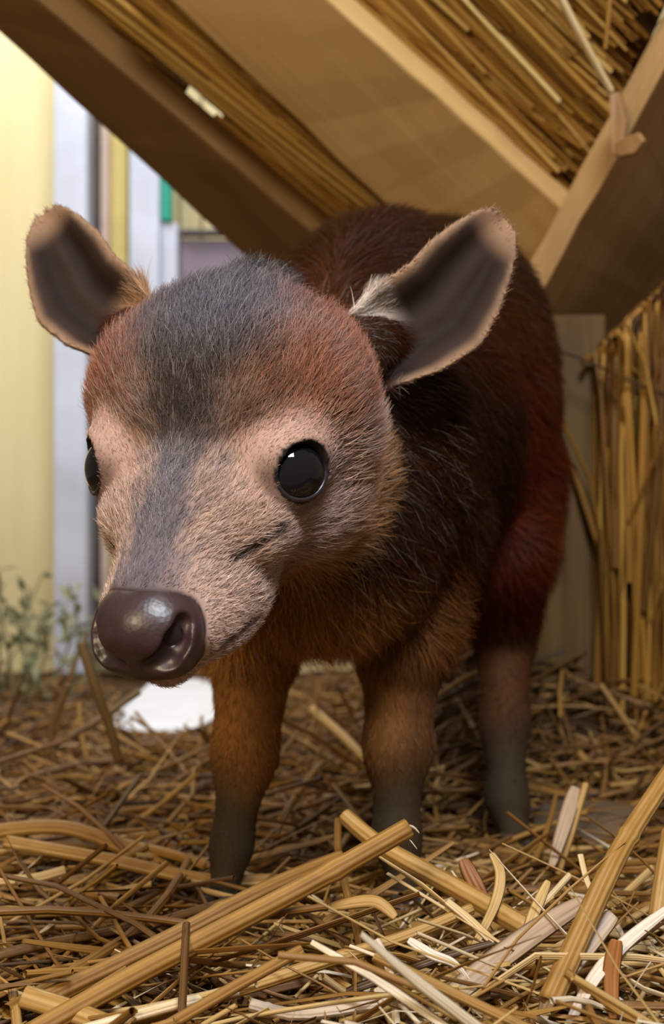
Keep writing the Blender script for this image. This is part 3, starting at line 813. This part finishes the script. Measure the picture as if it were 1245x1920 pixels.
# ---- fur
def make_fur(name, count, S=5):
    tri = np.concatenate([BQ[:, [0, 1, 2]], BQ[:, [0, 2, 3]]])
    A, B_, C_ = BV[tri[:, 0]], BV[tri[:, 1]], BV[tri[:, 2]]
    ar = np.linalg.norm(np.cross(B_ - A, C_ - A), axis=1)
    _, _, _, _, dv = coat(BV, BN)
    wgt = ar * dv[tri].mean(1); wgt /= wgt.sum()
    ti = rng.choice(len(tri), count, p=wgt)
    r1 = np.sqrt(rng.random(count))[:, None]; r2 = rng.random(count)[:, None]
    X = A[ti] * (1 - r1) + B_[ti] * r1 * (1 - r2) + C_[ti] * r1 * r2
    Nn = unit(BN[tri[ti, 0]] * (1 - r1) + BN[tri[ti, 1]] * r1 * (1 - r2) + BN[tri[ti, 2]] * r1 * r2)
    col, ln, flow, lift, dens = coat(X, Nn)
    keep = dens > .02; X, Nn, col, ln, flow, lift = [q[keep] for q in (X, Nn, col, ln, flow, lift)]
    n = len(X)
    # clumping and waviness from smooth noise in space, plus per-hair scatter
    fq = 260.
    nb = np.stack([np.sin(X @ np.array(k_) * fq + ph) for k_, ph in (((1, .3, .2), 0), ((.2, 1, .4), 2), ((.3, -.2, 1), 4))], 1)
    fl = unit(flow - (flow * Nn).sum(1, keepdims=True) * Nn)
    fl = unit(fl + .16 * nb + .22 * rng.normal(size=(n, 3)))
    fl = unit(fl - (fl * Nn).sum(1, keepdims=True) * Nn)
    lf = np.clip(lift + .14 * rng.normal(size=n), .08, 1.1)
    ln = ln * rng.uniform(.65, 1.25, n)
    s = np.linspace(0, 1, S)[None, :, None]
    d0 = unit(fl * np.cos(lf)[:, None] + Nn * np.sin(lf)[:, None]); 
    curl = unit(np.cross(Nn, fl)) * rng.normal(0, .12, n)[:, None]
    pts = X[:, None] - Nn[:, None] * .0003 + ln[:, None, None] * (d0[:, None] * s + (curl - Nn * .35 * np.sin(lf)[:, None] + fl * .1)[:, None] * s * s)
    hc = bpy.data.hair_curves.new(name)
    hc.add_curves([S] * n)
    hc.points.foreach_set('position', pts.astype(np.float32).ravel())
    head_r = np.where(ln < .009, 1.0, 1.25)
    rad = (.000085 * head_r[:, None] * (1 - .85 * np.linspace(0, 1, S)[None] ** 1.5)).astype(np.float32)
    ra = hc.attributes.get('radius') or hc.attributes.new('radius', 'FLOAT', 'POINT'); ra.data.foreach_set('value', rad.ravel())
    br = np.exp(rng.normal(0, .36, n))[:, None]; pale = (rng.random(n) < .08)[:, None] * np.where(np.linalg.norm(hl(X), axis=1) < 9, .35, .06)[:, None]
    wh = hl(X); pale = pale + ((rng.random(n) < .10) & (np.abs(wh[:, 0]) < 1.8) & (wh[:, 2] > -1) & (wh[:, 1] > -3))[:, None] * .3  # extra whitish hairs painted as glints along the blaze
    cc = np.clip(col * br * (1 - pale) + pale * np.array([.55, .48, .42]) , 0, 1)
    ga = hc.attributes.new('gloss', 'FLOAT', 'CURVE'); gl = np.where((np.abs(wh[:, 0]) < 4.6) & (wh[:, 1] > -4) & (wh[:, 2] > -4), .65, .12)
    ga.data.foreach_set('value', gl.astype(np.float32))
    ca = hc.attributes.new('coat', 'FLOAT_COLOR', 'CURVE')
    ca.data.foreach_set('color', np.concatenate([cc, np.ones((n, 1))], 1).astype(np.float32).ravel())
    m, nt, b = newmat('fur')
    a = nt.nodes.new('ShaderNodeAttribute'); a.attribute_name = 'coat'
    nt.links.new(a.outputs['Color'], b.inputs['Base Color']); b.inputs['Roughness'].default_value = .36
    g2 = nt.nodes.new('ShaderNodeAttribute'); g2.attribute_name = 'gloss'; nt.links.new(g2.outputs['Fac'], b.inputs['Specular IOR Level'])
    hc.materials.append(m)
    o = bpy.data.objects.new(name, hc); C.objects.link(o)
    o.parent = calf; o.matrix_parent_inverse = Matrix.Translation(calf.location).inverted()
    o['kind'] = 'stuff'
    return o
make_fur('fur', 300000)

# ------------------------------------------------------------------ loose straw on the floor
def clear_of_calf(p, m=.0):
    """no stalk may run through the animal: drop those with a point inside its field"""
    ii = np.clip(np.round((p - BB0) / HS).astype(int), 0, DIM - 1)
    inb = ((p > BB0) & (p < BB1)).all(-1)
    v = D[ii[..., 0], ii[..., 1], ii[..., 2]]
    return ~((v < m) & inb).any(-1)
def litter(N, xr, yr, Lr, hmax, tilt, S=5, bend=.10):
    x = rng.uniform(*xr, N); y = rng.uniform(*yr, N)
    L = rng.uniform(*Lr, N) * (.6 + .4 * rng.random(N)); az = rng.uniform(0, np.pi, N)
    az = np.where(rng.random(N) < .45, rng.normal(0.12, .45, N), az)
    tl = rng.normal(0, tilt, N)
    d = np.stack([np.cos(az) * np.cos(tl), np.sin(az) * np.cos(tl), np.sin(tl)], 1)
    z = ground(x, y) + hmax * rng.random(N) ** 1.2 + np.abs(np.sin(tl)) * L * .40
    p = bent(np.stack([x, y, z], 1), d, L, S, bend)
    g_ = ground(p[..., 0], p[..., 1])
    p[..., 2] = np.maximum(p[..., 2], g_ + .0005)
    p[..., 2] += (g_ - ground(x, y)[:, None]) * .6
    keep = clear_of_calf(p, .0008) & (p[..., 1].min(1) > .24)
    px_, py_ = project(p); keep &= ~((p[..., 1].max(1) > .78) & ((px_ > 235) & (px_ < 415) & (py_ < 1362)).any(1)); keep &= ~((p[..., 1].mean(1) < .44) & (py_.min(1) < 1560))
    return p[keep]
parts = []
def add_litter(p, r0, r1, t0, ts, leaf=.25):
    N = len(p); lf = rng.random(N) < leaf
    rad = rng.uniform(r0, r1, N) * np.where(lf, 1.25, 1.0)
    return tubes(p, rad, np.where(lf, rng.uniform(.10, .22, N), rng.uniform(.55, 1, N)), np.clip(rng.normal(t0, ts, N), 0.02, .98), 6, twist=np.where(lf, rng.normal(0, 1.2, N), 0))
def stuff(name, sets, mat, label):
    V, Q, T_, A_ = [], [], [], []; n0 = 0
    for v, q, t, a in sets: V.append(v); Q.append(q + n0); T_.append(t); A_.append(a); n0 += len(v)
    o = straw_obj(name, np.concatenate(V), np.concatenate(Q), np.concatenate(T_), np.concatenate(A_), mat)
    return tag(o, label, 'straw', kind='stuff')
sets = [add_litter(litter(6500, (-.34, .34), (.30, .66), (.02, .13), .016, .13), .0005, .0015, .32, .20, .45),
        add_litter(litter(5600, (-.52, .40), (.60, 1.10), (.03, .13), .014, .14), .0005, .0016, .27, .18),
        add_litter(litter(3600, (-.30, .30), (.30, .52), (.008, .05), .018, .32), .0002, .0008, .50, .26, .5),
        add_litter(litter(1500, (.01, .26), (.30, .42), (.02, .10), .024, .28), .0003, .0013, .70, .24, .55),  # paler litter, the stronger light at front right put into the tint
        add_litter(litter(300, (-.30, .04), (.62, .85), (.04, .10), .016, .55), .0007, .0013, .32, .18)]
stuff('straw_bedding', sets, M['straw'], 'thick loose bed of golden straw covering the floor')

# stalks that can be told apart
def smooth_path(pts, n=14):
    pts = np.asarray(pts); k = len(pts); t = np.linspace(0, k - 1, n); out = []
    for q in t:
        i_ = min(int(q), k - 2); f = q - i_
        p0, p1, p2, p3 = pts[max(i_ - 1, 0)], pts[i_], pts[i_ + 1], pts[min(i_ + 2, k - 1)]
        out.append(.5 * ((2 * p1) + (-p0 + p2) * f + (2 * p0 - 5 * p1 + 4 * p2 - p3) * f * f + (-p0 + 3 * p1 - 3 * p2 + p3) * f ** 3))
    return np.array(out)
def stalk(name, pts, wpx, label, cat='straw stalk', mat='straw', tint=.6, flat=1.0, twist=0.0, taper=.9, hollow=True, nodes=()):
    """a stalk through image points with depths; wpx = its width in pixels at the first point"""
    near = pts[-1][1] > 1690 and pts[0][2] < .45
    W_ = np.array([P(q[0], q[1], q[2] - .016 * near) for q in pts]); path = smooth_path(W_, 36)
    r0 = wpx / 2 / F * pts[0][2]
    Vt, Q, tv, al = tubes(path[None], np.array([r0]), np.array([flat]), np.array([tint]), 12 if flat > .4 else 8, np.array([twist]), taper, (0, -.85, .5))
    K = 12 if flat > .4 else 8; S = len(path)
    V = Vt.reshape(S, K, 3)
    for nn in nodes:                                  # swollen joints
        i_ = int(nn * (S - 1)); c = path[i_]; V[i_] = c + (V[i_] - c) * 1.16
    V = V.reshape(-1, 3); Qe = [Q]
    extra = []; n0 = len(V)
    for end, sgn in ((0, 1), (S - 1, -1)):            # torn, hollow ends
        ring = V[end * K:(end + 1) * K]; c = path[end]; tdir = unit(path[1] - path[0]) if end == 0 else unit(path[-1] - path[-2])
        inr = c + (ring - c) * (.72 if hollow else .1)
        deep = c + (ring - c) * .5 + tdir * sgn * r0 * (1.6 if hollow else .1)
        a0 = n0 + sum(len(e) for e in extra); extra += [inr, deep]
        for k in range(K):
            k2 = (k + 1) % K; b0 = end * K
            qa = [b0 + k, a0 + k, a0 + k2, b0 + k2]; qb = [a0 + k, a0 + K + k, a0 + K + k2, a0 + k2]
            Qe.append(np.array([qa[::-1] if sgn < 0 else qa, qb[::-1] if sgn < 0 else qb]))
    V = np.concatenate([V] + extra); Q = np.concatenate(Qe)
    tv = np.concatenate([tv, np.full(len(V) - len(tv), tint * .8)]); al = np.concatenate([al, np.zeros(len(V) - len(al))])
    o = straw_obj(name, V, Q, tv, al, M[mat])
    return tag(o, label, cat)
stalk('reed_stalk', [(766, 1552, .402), (590, 1652, .394), (400, 1752, .386), (240, 1836, .380), (20, 1960, .368)], 37, 'thick golden reed with a torn open end pointing up right', tint=.44, nodes=(.2,), taper=1.05)
big = bpy.data.objects['reed_stalk']
for q in ([(750, 1556, .386), (768, 1574, .385), (782, 1592, .384)], [(764, 1548, .386), (776, 1552, .386), (786, 1562, .386)]):
    fb = smooth_path([P(*k_) for k_ in q], 6)
    straw_obj('fibre', *tubes(fb[None], np.array([.0006]), np.array([.35]), np.array([.95]), 6, taper=.5), M['straw'], big)
stalk('reed_stalk', [(640, 1610, .428), (500, 1668, .412), (300, 1770, .396), (60, 1886, .384)], 32, 'dull golden reed lying just behind the torn reed', tint=.36, taper=1.1, nodes=(.5,))
stalk('reed_stalk', [(646, 1530, .446), (720, 1590, .436), (860, 1668, .420), (990, 1742, .404)], 30, 'yellow reed slanting down right from behind the torn reed', tint=.62, taper=1.25)
stalk('reed_stalk', [(1262, 1440, .410), (1180, 1565, .392), (1130, 1660, .380), (1030, 1880, .362)], 33, 'thick jointed reed rising towards the reed wall at right', tint=.55, nodes=(.36,), taper=1.2)
stalk('dry_leaf', [(1095, 1690, .392), (1000, 1750, .384), (880, 1840, .374), (770, 1935, .366)], 44, 'long grey-brown dry leaf running to the bottom edge', 'leaf', 'leaf_grey', .36, .16, .5, 1.1)
stalk('dry_leaf', [(1150, 1715, .380), (1085, 1790, .372), (1035, 1860, .366), (1005, 1945, .360)], 46, 'crumpled pale mauve-grey leaf at the lower right', 'leaf', 'leaf_grey', .62, .22, 1.3, 1.0)
stalk('dry_leaf', [(1258, 1700, .376), (1170, 1770, .370), (1110, 1840, .364), (1060, 1935, .358)], 26, 'split whitish straw curving beside the rust-coloured leaf', 'leaf', 'leaf_grey', .92, .3, .8, 1.2)
stalk('reed_stalk', [(884, 1704, .402), (760, 1756, .394), (620, 1800, .386), (488, 1843, .380), (240, 1918, .372)], 22, 'thin yellow stalk bending along the lower middle', tint=.6, taper=1.2)
stalk('reed_stalk', [(10, 1578, .490), (209, 1613, .478), (378, 1648, .470), (520, 1650, .474)], 26, 'flat yellow stalk passing behind the front hoof', tint=.58, flat=.5)
stalk('reed_stalk', [(-20, 1652, .462), (60, 1648, .466), (122, 1632, .470)], 22, 'short bright stalk at the left edge', tint=.72, flat=.7)
stalk('reed_stalk', [(-20, 1560, .51), (120, 1552, .505), (250, 1598, .495), (380, 1670, .485)], 30, 'broad dull stalk bending over the straw at left', tint=.45, flat=.5)
stalk('reed_stalk', [(44, 1868, .380), (130, 1895, .374), (230, 1935, .368)], 42, 'flattened pale stalk in the bottom left corner', tint=.62, flat=.4)
stalk('twig', [(153, 1204, .62), (178, 1285, .62), (205, 1360, .625), (222, 1425, .63)], 20, 'dark upright twig beside the nose', 'twig', 'twig', .4, .9)
stalk('twig', [(128, 1282, .70), (104, 1340, .70), (96, 1380, .70), (104, 1440, .70)], 15, 'short forked twig left of the upright one', 'twig', 'twig', .35, .9)
stalk('twig', [(262, 1296, .66), (190, 1345, .655), (130, 1382, .65)], 14, 'thin twig leaning across the upright twig', 'twig', 'twig', .4, .9)
stalk('dry_leaf', [(1156, 1762, .366), (1146, 1830, .364), (1150, 1910, .360)], 36, 'rust-coloured leaf standing upright at the lower right', 'leaf', 'rust', .55, .18, .3, .7)
stalk('dry_leaf', [(1080, 1476, .50), (1060, 1540, .49), (1034, 1624, .48)], 34, 'grey leaf blade standing before the upright board', 'leaf', 'leaf_grey', .42, .2, .5, .7)
stalk('reed_stalk', [(1098, 1470, .50), (1072, 1560, .49), (1046, 1640, .485)], 14, 'thin upright straw beside the grey leaf blade', tint=.6)
stalk('dry_leaf', [(766, 1762, .384), (810, 1790, .380), (850, 1806, .378), (880, 1838, .374)], 24, 'small white leaf with a folded tip', 'leaf', 'leaf_grey', .95, .25, .9, .5)
stalk('dry_leaf', [(922, 1600, .420), (938, 1640, .414), (926, 1700, .408), (880, 1790, .398)], 20, 'thin curled straw standing up beside the torn brown leaf', 'straw stalk', 'straw', .7, .3, .6, 1.1)
stalk('dry_leaf', [(868, 1612, .416), (890, 1655, .412), (912, 1690, .408)], 34, 'torn brown leaf scrap over the yellow reed', 'leaf', 'rust', .4, .2, .7, .8)
stalk('dry_leaf', [(1088, 1602, .396), (1104, 1660, .390), (1136, 1704, .384)], 12, 'thin curved straw in front of the jointed reed', 'straw stalk', 'straw', .82, .4, .4, .8)
stalk('dry_leaf', [(838, 1690, .400), (880, 1724, .396), (926, 1768, .390)], 14, 'narrow split straw above the folded white leaf', 'straw stalk', 'straw', .82, .4, .4, 1.2)
stalk('dry_leaf', [(1028, 1652, .398), (1002, 1710, .390), (985, 1760, .384)], 20, 'pale straw end poking up beside the long grey leaf', 'straw stalk', 'straw', .75, .35, .4, 1.2)
stalk('reed_stalk', [(1258, 1560, .40), (1244, 1640, .392), (1232, 1720, .386)], 34, 'short reed standing at the right edge', tint=.62)
stalk('reed_stalk', [(585, 1330, .74), (640, 1378, .72), (694, 1432, .70)], 18, 'pale stalk lying behind the front legs', tint=.75)
stalk('reed_stalk', [(1086, 1412, .66), (1120, 1456, .65), (1164, 1508, .64)], 15, 'thin stalk leaning at the foot of the reed wall', tint=.5)
stalk('reed_stalk', [(1126, 1284, .69), (1180, 1362, .68), (1232, 1452, .672)], 11, 'fine straw slanting across the reed wall', tint=.5)
stalk('reed_stalk', [(1046, -14, .575), (1096, 82, .585), (1146, 172, .596)], 17, 'bright straw hanging from the roof onto the leaning timber', tint=.82)
stalk('reed_stalk', [(1144, -14, .60), (1140, 40, .605), (1135, 92, .61)], 10, 'thin straw hanging behind the bright hanging straw', tint=.5)
stalk('dry_twig', [(470, 1884, .376), (560, 1902, .372), (690, 1886, .370), (830, 1868, .372)], 24, 'rough whitish twig lying at the bottom edge', 'twig', 'leaf_grey', .72, .7, 0, .7, nodes=(.15, .3, .42, .55, .7, .8, .9))
stalk('dry_leaf', [(706, 1852, .372), (730, 1890, .368), (760, 1940, .364)], 24, 'pale leaf point rising from the whitish twig', 'leaf', 'straw', .9, .25, .3, 1.6)
stalk('reed_stalk', [(620, 1700, .40), (700, 1690, .398), (742, 1720, .394)], 26, 'short split stalk beneath the yellow reed', tint=.6, flat=.3)

# the other stalks near the front, alike enough that nothing singles them out
p = litter(900, (-.22, .22), (.335, .56), (.05, .15), .016, .10, S=8, bend=.07)
p[..., 2] += .006
p = p[clear_of_calf(p, .001)]
px_, py_ = project(p.mean(1)); p = p[(px_ > -60) & (px_ < 1300) & (py_ < 1960)][:230]
def where(px, py):
    if py > 1800: return 'at the bottom edge' + (' left of' if px < 420 else ' below' if px < 820 else ' right of') + ' the torn reed'
    if px < 330: return 'on the bedding left of the calf\'s front legs'
    if px > 900: return 'on the bedding below the reed wall'
    if py < 1560: return 'behind the calf\'s front hooves'
    return 'in front of the calf\'s left hoof' if px > 640 else 'in front of the calf\'s right hoof'
for q in p:
    lf = rng.random() < .4; x_, y_ = project(q)
    t = np.clip(rng.normal(.42 + .20 * (q[:, 0].mean() > .03) * (q[:, 1].mean() < .44), .20, 1), .18, .98); r_ = rng.uniform(.0007, .0021, 1) * (1.4 if lf else 1)  # stalks at front right tinted paler to imitate the light there
    o = straw_obj('straw_stalk', *tubes(q[None], r_, np.array([rng.uniform(.12, .25) if lf else rng.uniform(.5, 1)]), t, 8, twist=np.array([rng.normal(0, .8) if lf else 0.])), M['straw'])
    size = 'short' if np.hypot(x_[-1] - x_[0], y_[-1] - y_[0]) < 330 else 'long'
    tone = 'brown' if t[0] < .34 else 'golden' if t[0] < .6 else 'pale'
    slope = (y_[-1] - y_[0]) / (x_[-1] - x_[0] + 1e-6)
    lie = 'lying level' if abs(slope) < .3 else 'sloping left' if slope < 0 else 'sloping right'
    tag(o, f"{size} {'flat' if lf else 'thick' if r_[0] > .0014 else 'thin'} {tone} straw {lie} {where(x_.mean(), y_.mean())}", 'straw stalk', 'loose stalks on top of the straw bed')

# half-buried block beside the reed wall
st = lump('flat_stone', np.array([.112, .600, -.004]), np.array([[.026, 0, .002], [0, .035, 0], [0, 0, .014]]), M['stone'], 3, n=3)
tag(st, 'smooth dull brown stone half buried in straw below the upright board', 'stone')

# dry herb tuft in the far left corner
bush = empty('dry_bush', (-.235, 1.0, 0), 'blurred grey-green herb tuft growing against the yellow boards', 'plant')
for k in range(26):
    b0 = np.array([-.235 + rng.normal(0, .028), 1.0 + rng.normal(0, .03), 0.0]); tip = b0 + [rng.normal(-.005, .03), rng.normal(0, .02), rng.uniform(.05, .095)]
    mid = (b0 + tip) / 2 + rng.normal(0, .01, 3)
    pth = smooth_path([b0, mid, tip], 7)
    V, Q, tv, al = tubes(pth[None], np.array([.0013]), np.ones(1), np.array([.4]), 5, taper=.4)
    Vl, Ql = [V], [Q]; n0 = len(V)
    stem = link('stem', mesh('stem', V, Q), M['bush'], bush)
    lv, lq = [], []
    for t in range(11):
        c = pth[rng.integers(2, 7)]; d = unit(rng.normal(size=3) + [0, 0, .4]) * rng.uniform(.008, .02); sd = unit(np.cross(d, rng.normal(size=3))) * .0026
        n1 = len(lv); lv += [c, c + d * .5 + sd, c + d, c + d * .5 - sd]; lq.append([n1, n1 + 1, n1 + 2, n1 + 3])
    lo_ = link('leaves', mesh('leaves', np.array(lv), lq), M['bush'], stem)
    lo_.parent = stem; lo_.matrix_parent_inverse = Matrix.Identity(4); lo_['kind'] = 'stuff'
